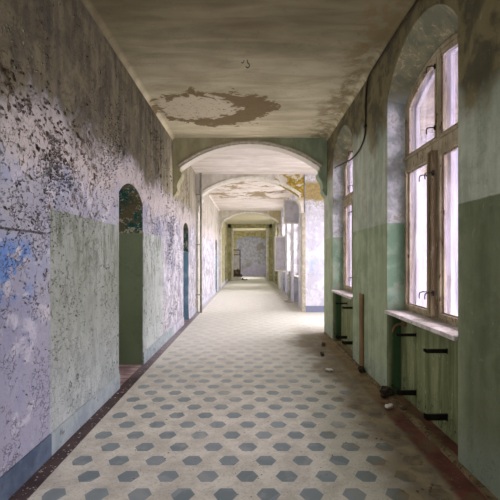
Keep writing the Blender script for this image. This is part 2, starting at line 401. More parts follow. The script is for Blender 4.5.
# ------------------------------------------------------------------ mesh helpers
def obj(name, bm, mat, parent=None, kind=None, smooth=False, bevel=0.0, loc=None):
    me = bpy.data.meshes.new(name)
    bmesh.ops.recalc_face_normals(bm, faces=bm.faces[:])
    bm.to_mesh(me); bm.free()
    for m_ in (mat if isinstance(mat, (list, tuple)) else [mat]): me.materials.append(m_)
    if smooth:
        for p in me.polygons: p.use_smooth = True
    o = bpy.data.objects.new(name, me); COL.objects.link(o)
    if loc: o.location = loc
    if parent: o.parent = parent
    if kind: o['kind'] = kind
    if bevel:
        b = o.modifiers.new('edge', 'BEVEL'); b.width = bevel; b.segments = 2; b.limit_method = 'ANGLE'
    return o
def tag(o, label, cat, group=None, kind=None):
    o['label'] = label; o['category'] = cat
    if group: o['group'] = group
    if kind: o['kind'] = kind
    return o
def empty(name, loc=(0, 0, 0)):
    o = bpy.data.objects.new(name, None); COL.objects.link(o); o.location = loc; o.empty_display_size = .1
    return o
def box(bm, x0, x1, y0, y1, z0, z1):
    v = [bm.verts.new(p) for p in ((x0,y0,z0),(x1,y0,z0),(x1,y1,z0),(x0,y1,z0),(x0,y0,z1),(x1,y0,z1),(x1,y1,z1),(x0,y1,z1))]
    for f in ((0,3,2,1),(4,5,6,7),(0,1,5,4),(1,2,6,5),(2,3,7,6),(3,0,4,7)): bm.faces.new([v[i] for i in f])
def quad(bm, *p):
    bm.faces.new([bm.verts.new(q) for q in p])
def seg_arch(y0, y1, spring, apex, n=20):
    """points of a segmental arch from (y0,spring) to (y1,spring)"""
    c = (y1-y0)/2; s = apex-spring
    R = (c*c+s*s)/(2*s); zc = apex-R; a = math.asin(min(1, c/R)); ym = (y0+y1)/2
    return [(ym+R*math.sin(-a+2*a*i/n), zc+R*math.cos(-a+2*a*i/n)) for i in range(n+1)]
def tube(bm, pts, r, n=8):
    pts = [Vector(p) for p in pts]; rings = []
    for i, p in enumerate(pts):
        d = (pts[min(i+1, len(pts)-1)]-pts[max(i-1, 0)]).normalized()
        u = d.cross(Vector((0, 0, 1)))
        if u.length < .05: u = d.cross(Vector((0, 1, 0)))
        u.normalize(); w = d.cross(u)
        rings.append([bm.verts.new(p+(u*math.cos(2*PI*k/n)+w*math.sin(2*PI*k/n))*r) for k in range(n)])
    for a, b in zip(rings, rings[1:]):
        for k in range(n): bm.faces.new((a[k], a[(k+1)%n], b[(k+1)%n], b[k]))
    bm.faces.new(rings[0][::-1]); bm.faces.new(rings[-1])
def smooth_path(pts, n=6):
    pts = [Vector(p) for p in pts]; out = []
    for i in range(len(pts)-1):
        p0, p1, p2, p3 = pts[max(i-1, 0)], pts[i], pts[i+1], pts[min(i+2, len(pts)-1)]
        for k in range(n):
            t = k/n
            out.append(.5*((2*p1)+(p2-p0)*t+(2*p0-5*p1+4*p2-p3)*t*t+(3*p1-p0-3*p2+p3)*t**3))
    out.append(pts[-1]); return out
def inset(poly, d):
    """inward offset of a CCW convex polygon in 2-D"""
    n = len(poly); out = []
    for i in range(n):
        a, b, c = poly[i-1], poly[i], poly[(i+1) % n]
        e1 = Vector((b[0]-a[0], b[1]-a[1])).normalized(); e2 = Vector((c[0]-b[0], c[1]-b[1])).normalized()
        n1 = Vector((-e1.y, e1.x)); n2 = Vector((-e2.y, e2.x)); k = n1+n2
        k = k/max(.3, k.dot(n1)) if k.length > 1e-6 else n1
        out.append((b[0]+k.x*d, b[1]+k.y*d))
    return out
def ring_frame(bm, poly, d, x0, x1):
    """frame of width d around a polygon given in (y,z), between x0 and x1"""
    q = inset(poly, d); n = len(poly)
    V = {}
    for nm, pl, x in (('o0', poly, x0), ('o1', poly, x1), ('i0', q, x0), ('i1', q, x1)):
        V[nm] = [bm.verts.new((x, p[0], p[1])) for p in pl]
    for i in range(n):
        j = (i+1) % n
        for a, b in (('o0', 'i0'), ('i0', 'i1'), ('i1', 'o1'), ('o1', 'o0')):
            bm.faces.new((V[a][i], V[a][j], V[b][j], V[b][i]))
    return q
def slab(bm, poly, x0, x1):
    a = [bm.verts.new((x0, p[0], p[1])) for p in poly]; b = [bm.verts.new((x1, p[0], p[1])) for p in poly]
    bm.faces.new(a); bm.faces.new(b[::-1])
    n = len(poly)
    for i in range(n): bm.faces.new((a[i], b[i], b[(i+1) % n], a[(i+1) % n]))

# wall along Y with arched openings: levels = [(x, spring, apex), ...] from the room face outward
def long_wall(bm, y0, y1, x_in, x_out, ops, ztop=H+.05):
    cur = y0
    for op in sorted(ops, key=lambda o: o['y'][0]):
        a, b = op['y']
        box(bm, min(x_in, x_out), max(x_in, x_out), cur, a, -.02, ztop)
        cur = b
        if op.get('z0', 0) > 0:      # parapet below a window, set back to form the niche
            box(bm, min(op['xn'], x_out), max(op['xn'], x_out), a, b, -.02, op['z0'])
        lv = op['lv']
        arcs = [[(x, p[0], p[1]) for p in seg_arch(a, b, s, t)] for x, s, t in lv]
        for i in range(len(arcs)-1):
            A = [bm.verts.new(p) for p in arcs[i]]; B = [bm.verts.new(p) for p in arcs[i+1]]
            for k in range(len(A)-1): bm.faces.new((A[k], A[k+1], B[k+1], B[k]))
        for arc in (arcs[0], arcs[-1]):
            x = arc[0][0]
            for p, q in zip(arc, arc[1:]): quad(bm, p, q, (x, q[1], ztop), (x, p[1], ztop))
        quad(bm, (x_in, a, ztop), (x_out, a, ztop), (x_out, b, ztop), (x_in, b, ztop))
        # jamb slivers between arch springs of different levels are covered by the side boxes
    box(bm, min(x_in, x_out), max(x_in, x_out), cur, y1, -.02, ztop)

# ------------------------------------------------------------------ setting: floor, ceiling, walls
XO = 1.88           # outer face of the window wall
bm = bmesh.new()
box(bm, -2.2, 4.2, Y_BACK-.2, Y_FAR+.4, -.15, 0)
obj('floor', bm, M['floor'], kind='structure')

bm = bmesh.new()
cove = .06
def ceil_section(y0, y1, x0=XL, x1=XR):
    pts = [(x0-.3, H-cove), (x0, H-cove)]
    for i in range(1, 6):
        a = PI/2*i/5; pts.append((x0+cove*(1-math.cos(a)), H-cove+cove*math.sin(a)))
    right = [(x1-(p[0]-x0), p[1]) for p in pts[::-1]]
    pts = pts+right
    A = [bm.verts.new((p[0], y0, p[1])) for p in pts]; B = [bm.verts.new((p[0], y1, p[1])) for p in pts]
    for k in range(len(A)-1): bm.faces.new((A[k], A[k+1], B[k+1], B[k]))
ceil_section(Y_BACK-.1, 8.05)
ceil_section(11.4, Y_FAR+.2)
box(bm, XL-.3, 4.2, 8.05, 11.45, H, H+.1)
box(bm, -2.2, 4.2, Y_BACK-.2, Y_FAR+.4, H+.1, H+.2)
obj('ceiling', bm, M['ceil'], kind='structure')

# left wall
LDOORS = [dict(y=(4.64, 5.68), z=(2.28, 2.46)), dict(y=(9.13, 9.90), z=(2.22, 2.36)), dict(y=(17.6, 18.35), z=(2.25, 2.38)),
          dict(y=(24.6, 25.6), z=(2.25, 2.38))]
XLO = -2.12
bm = bmesh.new()
long_wall(bm, Y_BACK-.2, Y_FAR+.3, XL, XLO, [dict(y=d['y'], lv=[(XL, *d['z']), (XLO, *d['z'])]) for d in LDOORS])
from mathutils import noise as mnoise
rf = random.Random(11)
def flake_on_wall(bm, y, z, s, mi, mj):
    """a bare spot with the old paint curling away above it"""
    n = rf.randint(6, 8); st = rf.uniform(.5, 1.3); a0 = rf.uniform(0, 6.28); x = XL+.0015
    tilt = rf.uniform(-.9, .9)
    def P(u, v, d): return (x+d, y+u*math.cos(tilt)-v*math.sin(tilt), z+u*math.sin(tilt)+v*math.cos(tilt))
    ps = []
    for k in range(n):
        r_ = s*rf.uniform(.55, 1.1); an = 2*PI*k/n
        ps.append((r_*math.cos(an)*st, r_*math.sin(an)*.75))
    f = bm.faces.new([bm.verts.new(P(u, v, 0)) for u, v in ps]); f.material_index = mi
    top = [p for p in ps if p[1] > -s*.15]
    top.sort()
    if len(top) > 2:
        lo = [bm.verts.new(P(u, v, 0)) for u, v in top]
        md = [bm.verts.new(P(u*.96, v-s*.22, s*rf.uniform(.14, .3))) for u, v in top]
        hi = [bm.verts.new(P(u*.9, v-s*.34, s*rf.uniform(.28, .6))) for u, v in top]
        for A_, B_ in ((lo, md), (md, hi)):
            for k in range(len(A_)-1):
                g = bm.faces.new((A_[k], A_[k+1], B_[k+1], B_[k])); g.material_index = mj
bmesh.ops.recalc_face_normals(bm, faces=bm.faces[:])
def in_door(y, z):
    return any(d['y'][0]-.05 < y < d['y'][1]+.05 and z < d['z'][1]+.06 for d in LDOORS)
cnt = 0
for _ in range(60000):
    y = 2.2+9.5*rf.random()**1.6; z = .2+3.4*rf.random()
    if in_door(y, z): continue
    cl = mnoise.fractal((y*1.3, z*1.3, 3.7), .8, 2.0, 4)
    ctr = 2.42-.10*(y-2.9)
    dens = .62*math.exp(-((y-3.1)/.75)**2-((z-ctr)/.34)**2)          # flaking cloud near the camera
    dens += .30*math.exp(-((y-7.6)/1.2)**2)*(z > .4)
    dens += .14*math.exp(-((z-2.75)/.35)**2)
    green = 3.05 < y < 7.0 and z < 1.86
    if y < 3.04 and z < 1.9: dens += .10
    if green: dens = .10
    dens += .06
    if rf.random() > dens*(.12+3.2*max(0, cl+.02))*(.75 if dens > .35 else 1): continue
    s_ = rf.uniform(.006, .015)*(1.75 if dens > .35 else 1)*(1.35 if rf.random() < .12 else 1)
    if green: s_ *= .75
    flake_on_wall(bm, y, z, s_, 2 if green or (rf.random() < .45 and dens < .4) else 1, 0)
    cnt += 1
print('wall flakes', cnt)
me_wall = obj('wall_left', bm, [M['wl'], M['bare'], M['bare2']], kind='structure')

# right wall, near stretch and far stretch
def wop(yc, w=1.46):
    a, b = yc-w/2, yc+w/2
    return dict(y=(a, b), z0=.90, xn=1.675, lv=[(XR, 3.27, 3.68), (1.76, 3.20, 3.44), (XO, 3.20, 3.44)])
WIN_NEAR = [3.68, 6.63]
WIN_FAR = [13.2, 15.6, 18.0, 23.2, 31.5]
bm = bmesh.new()
long_wall(bm, Y_BACK-.2, 8.20, XR, XO, [wop(y, 1.515 if y < 5 else 1.43) for y in WIN_NEAR])
obj('wall_right', bm, M['wr'], kind='structure')
bm = bmesh.new()
long_wall(bm, 11.29, Y_FAR+.3, XR, XO, [wop(y, 1.4) for y in WIN_FAR])
obj('wall_right_beyond', bm, M['wr'], kind='structure')
bm = bmesh.new(); box(bm, -2.2, XO, Y_BACK-.3, Y_BACK, -.02, H+.1)
obj('wall_back', bm, M['wl'], kind='structure')
bm = bmesh.new()
pts = [(-2.2, -.02), (-2.2, H+.1), (2.2, H+.1), (2.2, -.02)]
box(bm, -2.2, 2.2, Y_FAR, Y_FAR+.3, -.02, H+.1)
obj('wall_end', bm, M['end'], kind='structure')

# side hall opening off the second bay
bm = bmesh.new()
long_wall(bm, 8.0, 11.6, 3.6, 4.1, [dict(y=(8.75, 10.75), z0=.8, xn=3.6, lv=[(3.6, 3.0, 3.4), (4.1, 3.0, 3.4)])])
box(bm, 1.85, 3.65, 7.9, 8.20, -.02, H+.1)
obj('wall_side_hall_near', bm, M['alc'], kind='structure')
bm = bmesh.new(); box(bm, 1.56, 3.65, 11.285, 11.6, -.02, H+.1)
obj('wall_side_hall_far', bm, M['alc'], kind='structure')

# transverse arches with S-shaped corbels
def arch_profile():
    half = [(XR, 2.74), (1.475, 2.78), (1.43, 2.86), (1.445, 2.93), (1.42, 3.03), (1.36, 3.12), (1.345, 3.20), (1.39, 3.25), (1.38, 3.30)]
    arc = seg_arch(-1.38, 1.38, 3.30, 3.77, 36)
    left = [(-p[0], p[1]) for p in half]
    return left + arc[1:-1] + half[::-1]
def build_arch(y0, y1, mm, n):
    pr = arch_profile(); top = H+.04; nc = 9
    bm = bmesh.new()
    for k, (p, q) in enumerate(zip(pr, pr[1:])):
        quad(bm, (p[0], y0, p[1]), (q[0], y0, q[1]), (q[0], y1, q[1]), (p[0], y1, p[1]))      # soffit
        for y in (y0, y1):
            if k < nc-1 or k >= len(pr)-nc:      # corbels: out to the wall
                xw = math.copysign(XR+.02, p[0])
                quad(bm, (p[0], y, p[1]), (q[0], y, q[1]), (xw, y, q[1]), (xw, y, p[1]))
            else:                                # spandrel: up to the ceiling
                quad(bm, (p[0], y, p[1]), (q[0], y, q[1]), (q[0], y, top), (p[0], y, top))
    for s in (-1, 1):
        for y in (y0, y1): quad(bm, (s*1.38, y, 3.30), (s*(XR+.02), y, 3.30), (s*(XR+.02), y, top), (s*1.38, y, top))
    bmesh.ops.remove_doubles(bm, verts=bm.verts[:], dist=1e-5)
    obj('wall_arch', bm, M['arch'], kind='structure')
    # roll moulding following the arch edge on the near face
    arc = seg_arch(-1.42, 1.42, 3.335, 3.83 if False else 3.815, 36)
    bm = bmesh.new()
    tube(bm, [(p[0], y0-.01, p[1]) for p in arc], .028, 8)
    arc2 = seg_arch(-1.385, 1.385, 3.31, 3.78, 36)
    tube(bm, [(p[0], y0-.004, p[1]) for p in arc2], .016, 6)
    o = obj('trim_%d' % n, bm, mm, kind='structure', smooth=True)
for n, (a, b) in enumerate(ARCH_Y): build_arch(a, b, M['mould'] if n == 0 else M['mouldfar'], n+1)

# pale pilasters carrying the second and third arch
for n, (x0, x1, y0, y1, mm) in enumerate([(XL-.01, XL+.07, 11.27, 11.6, 'palefar'), (XR-.05, XR+.05, 11.28, 11.62, 'mould'),
                                          (XL-.01, XL+.10, 19.75, 20.05, 'palefar'), (XR-.10, XR+.01, 19.75, 20.05, 'palefar')]):
    bm = bmesh.new(); box(bm, x0, x1, y0, y1, 0, 2.80)
    obj('trim_%d' % (n+4), bm, M[mm], kind='structure', bevel=.008)

# portal in the last bay
bm = bmesh.new()
box(bm, XL-.01, -1.29, 27.4, 27.9, 0, H); box(bm, 1.30, XR+.01, 27.4, 27.9, 0, H)
box(bm, XL, XR, 27.4, 27.9, 3.62, H+.02)
obj('wall_portal', bm, M['olive'], kind='structure', bevel=.01)
for n, (x0, x1) in enumerate([(-1.29, -1.16), (1.12, 1.30)]):
    bm = bmesh.new(); box(bm, x0, x1, 27.36, 27.94, 0, 3.6)
    box(bm, x0+.03, x1-.03, 27.33, 27.36, .2, 3.5)
    obj('trim_%d' % (n+8), bm, M['palefar'], kind='structure', bevel=.01)
# end wall arched recess
bm = bmesh.new()
arc = [(-1.2, 0)] + seg_arch(-1.2, 1.45, 3.15, 3.5, 24) + [(1.45, 0)]
A = [bm.verts.new((p[0], Y_FAR-.25, p[1])) for p in arc]; B = [bm.verts.new((p[0], Y_FAR, p[1])) for p in arc]
for k in range(len(A)-1): bm.faces.new((A[k], A[k+1], B[k+1], B[k]))
for p, q in zip(arc, arc[1:]):
    if abs(p[0]-q[0]) > 1e-6: quad(bm, (p[0], Y_FAR-.25, p[1]), (q[0], Y_FAR-.25, q[1]), (q[0], Y_FAR-.25, H+.05), (p[0], Y_FAR-.25, H+.05))
box(bm, XL-.02, -1.2, Y_FAR-.25, Y_FAR, 0, H+.05); box(bm, 1.45, XR+.02, Y_FAR-.25, Y_FAR, 0, H+.05)
obj('trim_10', bm, M['olive'], kind='structure')

# plinths
def plinth(x0, x1, ys, mm, nm):
    bm = bmesh.new()
    for a, b in ys: box(bm, x0, x1, a, b, 0, .172)
    obj(nm, bm, M[mm], kind='structure', bevel=.004)
plinth(XL-.01, XL+.014, [(Y_BACK, 3.04)], 'plinth', 'baseboard_left')
plinth(XL-.01, XL+.014, [(3.04, 4.64), (5.68, 7.9)], 'plinthgreen', 'baseboard_left_green')
plinth(XL-.01, XL+.014, [(7.9, 9.13), (9.90, 17.6), (18.35, 24.6), (25.6, 27.4)], 'plinthfar', 'baseboard_left_beyond')

# low mortar curb along the window wall
bm = bmesh.new()
ys = [Y_BACK + i*.22 for i in range(int((8.2-Y_BACK)/.22)+1)]
rows = []
for y in ys:
    j = random.uniform(-.004, .004); hh = .028+random.uniform(-.005, .005)
    rows.append([bm.verts.new((x+j, y, z)) for x, z in ((1.485, -.01), (1.492, hh*.8), (1.51, hh), (1.55, hh), (1.56, -.01))])
for a, b in zip(rows, rows[1:]):
    for k in range(4): bm.faces.new((a[k], a[k+1], b[k+1], b[k]))
obj('trim_11', bm, M['curb'], kind='structure')

# ------------------------------------------------------------------ windows
wn = [0]
def hook_mesh(x, y, z, s=1):
    bm = bmesh.new()
    tube(bm, smooth_path([(x+.012, y, z), (x-.035, y, z+.004), (x-.07, y+.004*s, z-.004), (x-.078, y+.006*s, z-.03), (x-.076, y+.006*s, z-.058)], 4), .0055, 6)
    tube(bm, [(x+.004, y, z-.02), (x-.006, y, z), (x+.004, y, z+.02)], .011, 6)
    return bm
def rect(a, b, c, d): return [(a, c), (b, c), (b, d), (a, d)]
def arc_z(y, a, b, spring, apex):
    c = (b-a)/2; s = apex-spring; R = (c*c+s*s)/(2*s); ym = (a+b)/2
    return apex-R+math.sqrt(max(0, R*R-(y-ym)**2))
def make_window(yc, w, open_low=None, open_up=None, fine=True, bright=False, mull=1.645):
    wn[0] += 1
    a, b = yc-w/2-.01, yc+w/2+.01
    root = empty('window_%d' % wn[0], (1.75, yc, .93)); root['kind'] = 'structure'
    pend = []
    def add(nm, bm, mat, parent=root, **k):
        o = obj(nm, bm, mat, **k); pend.append((o, parent)); return o
    fm = M['frame'] if not bright else M['white']
    sp, ap = 3.19, 3.43
    # fixed frame, transom, mullions
    arc = seg_arch(a, b, sp, ap, 20)[::-1]
    outline = [(a, .93), (b, .93)] + arc
    bm = bmesh.new(); ring_frame(bm, outline, .035, 1.72, 1.80)
    box(bm, 1.712, 1.81, a+.03, b-.03, 2.485, 2.60)
    box(bm, 1.69, 1.72, a+.02, b-.02, 2.58, 2.605)
    box(bm, 1.73, 1.80, yc-.03, yc+.03, 2.58, arc_z(yc, a, b, sp, ap)-.03)
    add('window_frame', bm, fm, bevel=.006)
    bm = bmesh.new(); box(bm, mull, 1.79, yc-.045, yc+.045, .975, 2.49)
    box(bm, mull-.013, mull+.005, yc-.02, yc+.02, 1.0, 2.47)
    add('mullion', bm, M['wood'] if not bright else M['white'], bevel=.006)
    # sashes
    defs = [('low', a+.035, yc-.042), ('low', yc+.042, b-.035), ('up', a+.035, yc-.03), ('up', yc+.03, b-.035)]
    for kind, s0, s1 in defs:
        if kind == 'low':
            poly = rect(s0, s1, .968, 2.485); d = .04
        else:
            z0 = 2.60; n = 10
            top = [(s0+(s1-s0)*i/n, arc_z(s0+(s1-s0)*i/n, a, b, sp, ap)-.04) for i in range(n+1)][::-1]
            poly = [(s0, z0), (s1, z0)] + top; d = .034
        bm = bmesh.new(); q = ring_frame(bm, poly, d, 1.705 if kind == 'low' else 1.725, 1.765)
        ring_frame(bm, q, .012, 1.735, 1.75)
        near = s0 < yc
        sash = obj('sash', bm, M['mouldfar'] if (open_low if kind == 'low' else open_up) and near else fm, bevel=.004)
        if kind == 'low':
            pass
        g = bmesh.new(); slab(g, q, 1.742, 1.746)
        op = (open_low if kind == 'low' else open_up)
        pane = obj('pane', g, M['dustpane' if op and s0 < yc else 'glass2' if bright else 'glass'])
        pane.parent = sash
        if op and near:
            # swing about the near-jamb hinge into the corridor
            for o in (sash, pane):
                for v in o.data.vertices:
                    v.co.x -= 1.735; v.co.y -= s0
            sash.location = (1.70, s0+.01, 0); sash.rotation_euler = (0, 0, op)
        pend.append((sash, root))
    # outer leaf of the box window
    if fine:
        bm = bmesh.new(); ring_frame(bm, outline, .05, 1.83, 1.87)
        box(bm, 1.83, 1.87, a+.03, b-.03, 2.48, 2.60); box(bm, 1.83, 1.87, yc-.035, yc+.035, .98, 3.38)
        add('outer_frame', bm, M['white'])
        bm = bmesh.new(); slab(bm, outline, 1.850, 1.853)
        add('outer_pane', bm, M['glass2'])
        for z in (1.19, 2.28):
            for s in (-1, 1): add('handle', hook_mesh(mull+.015, yc+s*.055, z, s), M['iron'])
        add('handle', hook_mesh(1.72, yc+.04, 2.72), M['iron']); add('handle', hook_mesh(1.72, yc+.04, 3.29), M['iron'])
    # sill board
    bm = bmesh.new(); box(bm, 1.492, 1.80, a+.012, b-.012, .898, .935)
    add('window_sill', bm, M['sill'], bevel=.006)
    bm = bmesh.new(); box(bm, 1.78, XO, a, b, .88, .95)
    add('outer_sill', bm, M['sill'])
    for o, p in pend:
        o.parent = p
        o.location = Vector(o.location) - Vector(root.location)
    return root
make_window(3.68, 1.515)
make_window(6.63, 1.43, mull=1.705)
make_window(13.2, 1.4, open_up=math.radians(86), fine=False, bright=True)
make_window(15.6, 1.4, fine=False, bright=True)
make_window(18.0, 1.4, open_low=math.radians(88), fine=False, bright=True)
make_window(23.2, 1.4, fine=False, bright=True)  # window added to throw light into the bay behind the third arch
make_window(31.5, 1.4, fine=False, bright=True)  # another added window, there to brighten the end bay
# unseen tall window, added to the side hall to let light in
root = empty('window_%d' % (wn[0]+1), (3.85, 9.75, .8)); root['kind'] = 'structure'
outl = [(8.74, .8), (10.76, .8)] + seg_arch(8.74, 10.76, 3.0, 3.4, 18)[::-1]
bm = bmesh.new(); ring_frame(bm, outl, .07, 3.8, 3.88)
for y in (9.41, 10.09): box(bm, 3.81, 3.87, y-.03, y+.03, .85, 3.34)
box(bm, 3.81, 3.87, 8.8, 10.7, 2.3, 2.4)
o = obj('window_frame', bm, M['white']); o.parent = root; o.location = -root.location
bm = bmesh.new(); slab(bm, outl, 3.842, 3.846); o = obj('pane', bm, M['glass2']); o.parent = root; o.location = -root.location

# ------------------------------------------------------------------ doors of the left wall
def make_door(n, y0, y1, spring, apex, mat, x=-2.0):
    root = empty('door_%d' % n, (x, (y0+y1)/2, 0)); root['kind'] = 'structure'
    ch = []
    poly = [(y0+.05, .01), (y1-.05, .01)] + seg_arch(y0+.05, y1-.05, spring-.05, apex-.05, 12)[::-1]
    full = [(y0-.005, 0), (y1+.005, 0)] + seg_arch(y0-.005, y1+.005, spring, apex, 12)[::-1]
    bm = bmesh.new(); ring_frame(bm, full, .06, x-.04, x+.05); ch.append(obj('door_frame', bm, mat))
    bm = bmesh.new(); slab(bm, poly, x-.03, x+.01)
    w = y1-y0
    for z0, z1 in ((.15, .95), (1.1, 2.05)):
        ring_frame(bm, rect(y0+.17, y1-.17, z0, z1), .03, x+.01, x+.025)
    ch.append(obj('door_leaf', bm, mat, bevel=.004))
    bm = bmesh.new(); tube(bm, [(x+.01, y0+.13, 1.03), (x+.06, y0+.13, 1.03), (x+.062, y0+.24, 1.03)], .01, 8); ch.append(obj('handle', bm, M['iron']))
    for o in ch: o.parent = root; o.location = -root.location
for i, d in enumerate(LDOORS):
    make_door(i+1, *d['y'], *d['z'], M['door'] if i == 0 else M['bluedoor'], -2.0)

# open door leaf standing in the last bay
root = empty('door_5', (-1.30, 29.6, 0)); root['kind'] = 'structure'
bm = bmesh.new()
def ring_xz(bm, x0, x1, z0, z1, d, y0, y1):
    box(bm, x0, x0+d, y0, y1, z0, z1); box(bm, x1-d, x1, y0, y1, z0, z1); box(bm, x0+d, x1-d, y0, y1, z0, z0+d); box(bm, x0+d, x1-d, y0, y1, z1-d, z1)
ring_xz(bm, -1.3, -.70, .02, 2.2, .075, 29.58, 29.63); box(bm, -1.23, -.77, 29.58, 29.63, 1.78, 1.84); box(bm, -1.23, -.77, 29.59, 29.62, .09, .7)
o = obj('door_leaf', bm, M['rubble'], bevel=.004); o.parent = root; o.location = -root.location
bm = bmesh.new(); box(bm, -1.22, -.78, 29.60, 29.61, .7, 1.78)
o = obj('door_panel', bm, M['white']); o.parent = root; o.location = -root.location

# ------------------------------------------------------------------ radiator brackets in the niches
def bracket(y, z, thick, label, win, up=True):
    o_root = empty('radiator_bracket', (1.69, y, z))
    bm = bmesh.new()
    hw = thick/2
    pts = [(0.0, -hw), (-.19, -hw), (-.215, -hw*.2), (-.215, hw*1.25), (-.20, hw*1.25), (-.192, hw*.9), (0, hw)]
    A = [bm.verts.new((p[0], -.008-hw*.15, p[1])) for p in pts]; B = [bm.verts.new((p[0], .008+hw*.15, p[1])) for p in pts]
    bm.faces.new(A); bm.faces.new(B[::-1])
    for i in range(len(pts)): bm.faces.new((A[i], B[i], B[(i+1) % len(pts)], A[(i+1) % len(pts)]))
    arm = obj('arm', bm, M['iron']); arm.parent = o_root
    bm = bmesh.new(); box(bm, -.018, -.010, -.014, .014, -hw-.006, hw+.006)
    pl = obj('wall_plate', bm, M['iron']); pl.parent = o_root
    tag(o_root, label, 'bracket', 'iron radiator brackets under the windows')
for yc, wname in ((3.68, 'nearest window'), (6.63, 'second window along')):
    k = yc-3.68
    bracket(4.04+k*.97, .733, .028, 'thin upper iron radiator bracket under the %s, at far end' % wname, yc)
    bracket(3.40+k*1.02, .718, .034, 'thin upper iron radiator bracket under the %s, at near end' % wname, yc)
    bracket(4.04+k*.97, .150, .048, 'thick iron radiator bracket near the floor under the %s, at far end' % wname, yc)
    bracket(3.40+k*1.02, .157, .052, 'thick iron radiator bracket near the floor under the %s, at near end' % wname, yc)

# tan pipe stub in the corner of the near niche
bm = bmesh.new()
tube(bm, smooth_path([(1.69, 4.30, .80), (1.64, 4.31, .80), (1.60, 4.33, .79), (1.575, 4.36, .755), (1.57, 4.39, .70)], 5), .014, 8)
tube(bm, [(1.68, 4.30, .80), (1.655, 4.305, .80)], .024, 8)
tag(obj('pipe_stub', bm, M['strip'], smooth=True), 'bent tan pipe stub in the top far corner of the recess under the nearest window', 'pipe')

# batten on the wall between the windows
bm = bmesh.new(); box(bm, 1.500, 1.522, 5.33, 5.50, .05, 1.03); box(bm, 1.494, 1.502, 5.36, 5.38, .05, 1.02)
tag(obj('wooden_batten', bm, M['strip'], bevel=.004), 'brown upright wooden strip on the green wall between the two near windows', 'batten')

# electric cable
bm = bmesh.new()
pts = [(1.492, y, 3.815+.006*math.sin(y*5)) for y in [Y_BACK+.3+i*.4 for i in range(21)]]
pts = [p for p in pts if p[1] < 4.9] + [(1.495, 5.04, 3.80), (1.505, 5.16, 3.72), (1.507, 5.21, 3.55), (1.507, 5.22, 3.30), (1.507, 5.24, 3.14), (1.50, 5.36, 3.03), (1.50, 5.60, 2.985), (1.50, 5.95, 2.98), (1.51, 6.5, 3.05), (1.52, 7.0, 3.12), (1.55, 7.31, 3.16)]
tube(bm, smooth_path(pts, 4), .011, 6)
cb = obj('electric_cable', bm, M['cable'], smooth=True)
tag(cb, 'dark cable along the ceiling edge dropping down the wall and looping across the second window', 'cable')
bm = bmesh.new(); box(bm, 1.49, 1.5185, 5.195, 5.245, 3.22, 3.25)
c = obj('cable_clip', bm, M['iron']); c.parent = cb

# downpipe at the second arch
bm = bmesh.new(); tube(bm, [(-1.37, 11.18, 0), (-1.37, 11.18, H)], .035, 12)
dp = tag(obj('downpipe', bm, M['pipe'], smooth=True), 'grey vertical pipe running floor to ceiling on the left beside the second arch', 'pipe')
for z in (.5, 1.9, 3.3):
    bm = bmesh.new(); tube(bm, [(-1.37, 11.18, z-.02), (-1.37, 11.18, z+.02)], .042, 12); box(bm, XL, -1.40, 11.165, 11.195, z-.015, z+.015)
    c = obj('pipe_clamp', bm, M['pipe']); c.parent = dp
# thin heating pipe below the far windows
bm = bmesh.new(); tube(bm, [(1.44, 14.6, 0), (1.44, 14.6, 1.05)], .04, 10)
box(bm, 1.42, XR, 14.58, 14.62, .8, .84)
tag(obj('heating_pipe', bm, M['pipe'], smooth=False), 'short upright grey pipe beside the right wall between the far windows', 'pipe')

# ceiling hook
root = empty('ceiling_hook', (-.03, 4.8, H))
bm = bmesh.new(); tube(bm, smooth_path([(0, 0, 0), (0, 0, -.04), (.03, 0, -.07), (.03, 0, -.10), (0, 0, -.12), (-.03, 0, -.10)], 5), .007, 6)
o = obj('hook', bm, M['iron'], smooth=True); o.parent = root
bm = bmesh.new(); tube(bm, smooth_path([(-.06, .0, 0), (-.062, 0, -.03), (-.09, 0, -.05), (-.10, 0, -.03)], 4), .006, 6)
o = obj('wire_end', bm, M['cable'], smooth=True); o.parent = root
root.scale = (.7, .7, .8)
tag(root, 'small dark iron hook with wire end in the middle of the near ceiling', 'hook')

# ------------------------------------------------------------------ debris
def chunk_bm(sz, seed):
    r = random.Random(seed); bm = bmesh.new()
    bmesh.ops.create_icosphere(bm, subdivisions=2, radius=1)
    for v in bm.verts:
        k = 1+r.uniform(-.3, .3); v.co = Vector((v.co.x*sz[0]*k, v.co.y*sz[1]*k, v.co.z*sz[2]*k))
    zmin = min(v.co.z for v in bm.verts)
    for v in bm.verts: v.co.z -= zmin
    return bm
def curl_bm(w, l, seed):
    """curled flake of old paint"""
    r = random.Random(seed); bm = bmesh.new(); n = 7; rows = []
    for i in range(n):
        t = i/(n-1)-.5; z = (t*t)*w*1.1+.003
        k = r.uniform(.75, 1.1)
        rows.append([bm.verts.new((t*w, s*l*.5*k+r.uniform(-.01, .01)*l, z+abs(s)*r.uniform(0, .01))) for s in (-1, 0, 1)])
    for a, b in zip(rows, rows[1:]):
        for k in range(2): bm.faces.new((a[k], a[k+1], b[k+1], b[k]))
    ret = bmesh.ops.solidify(bm, geom=bm.faces[:], thickness=.003)
    mz = min(v.co.z for v in bm.verts)
    for v in bm.verts: v.co.z -= mz
    return bm
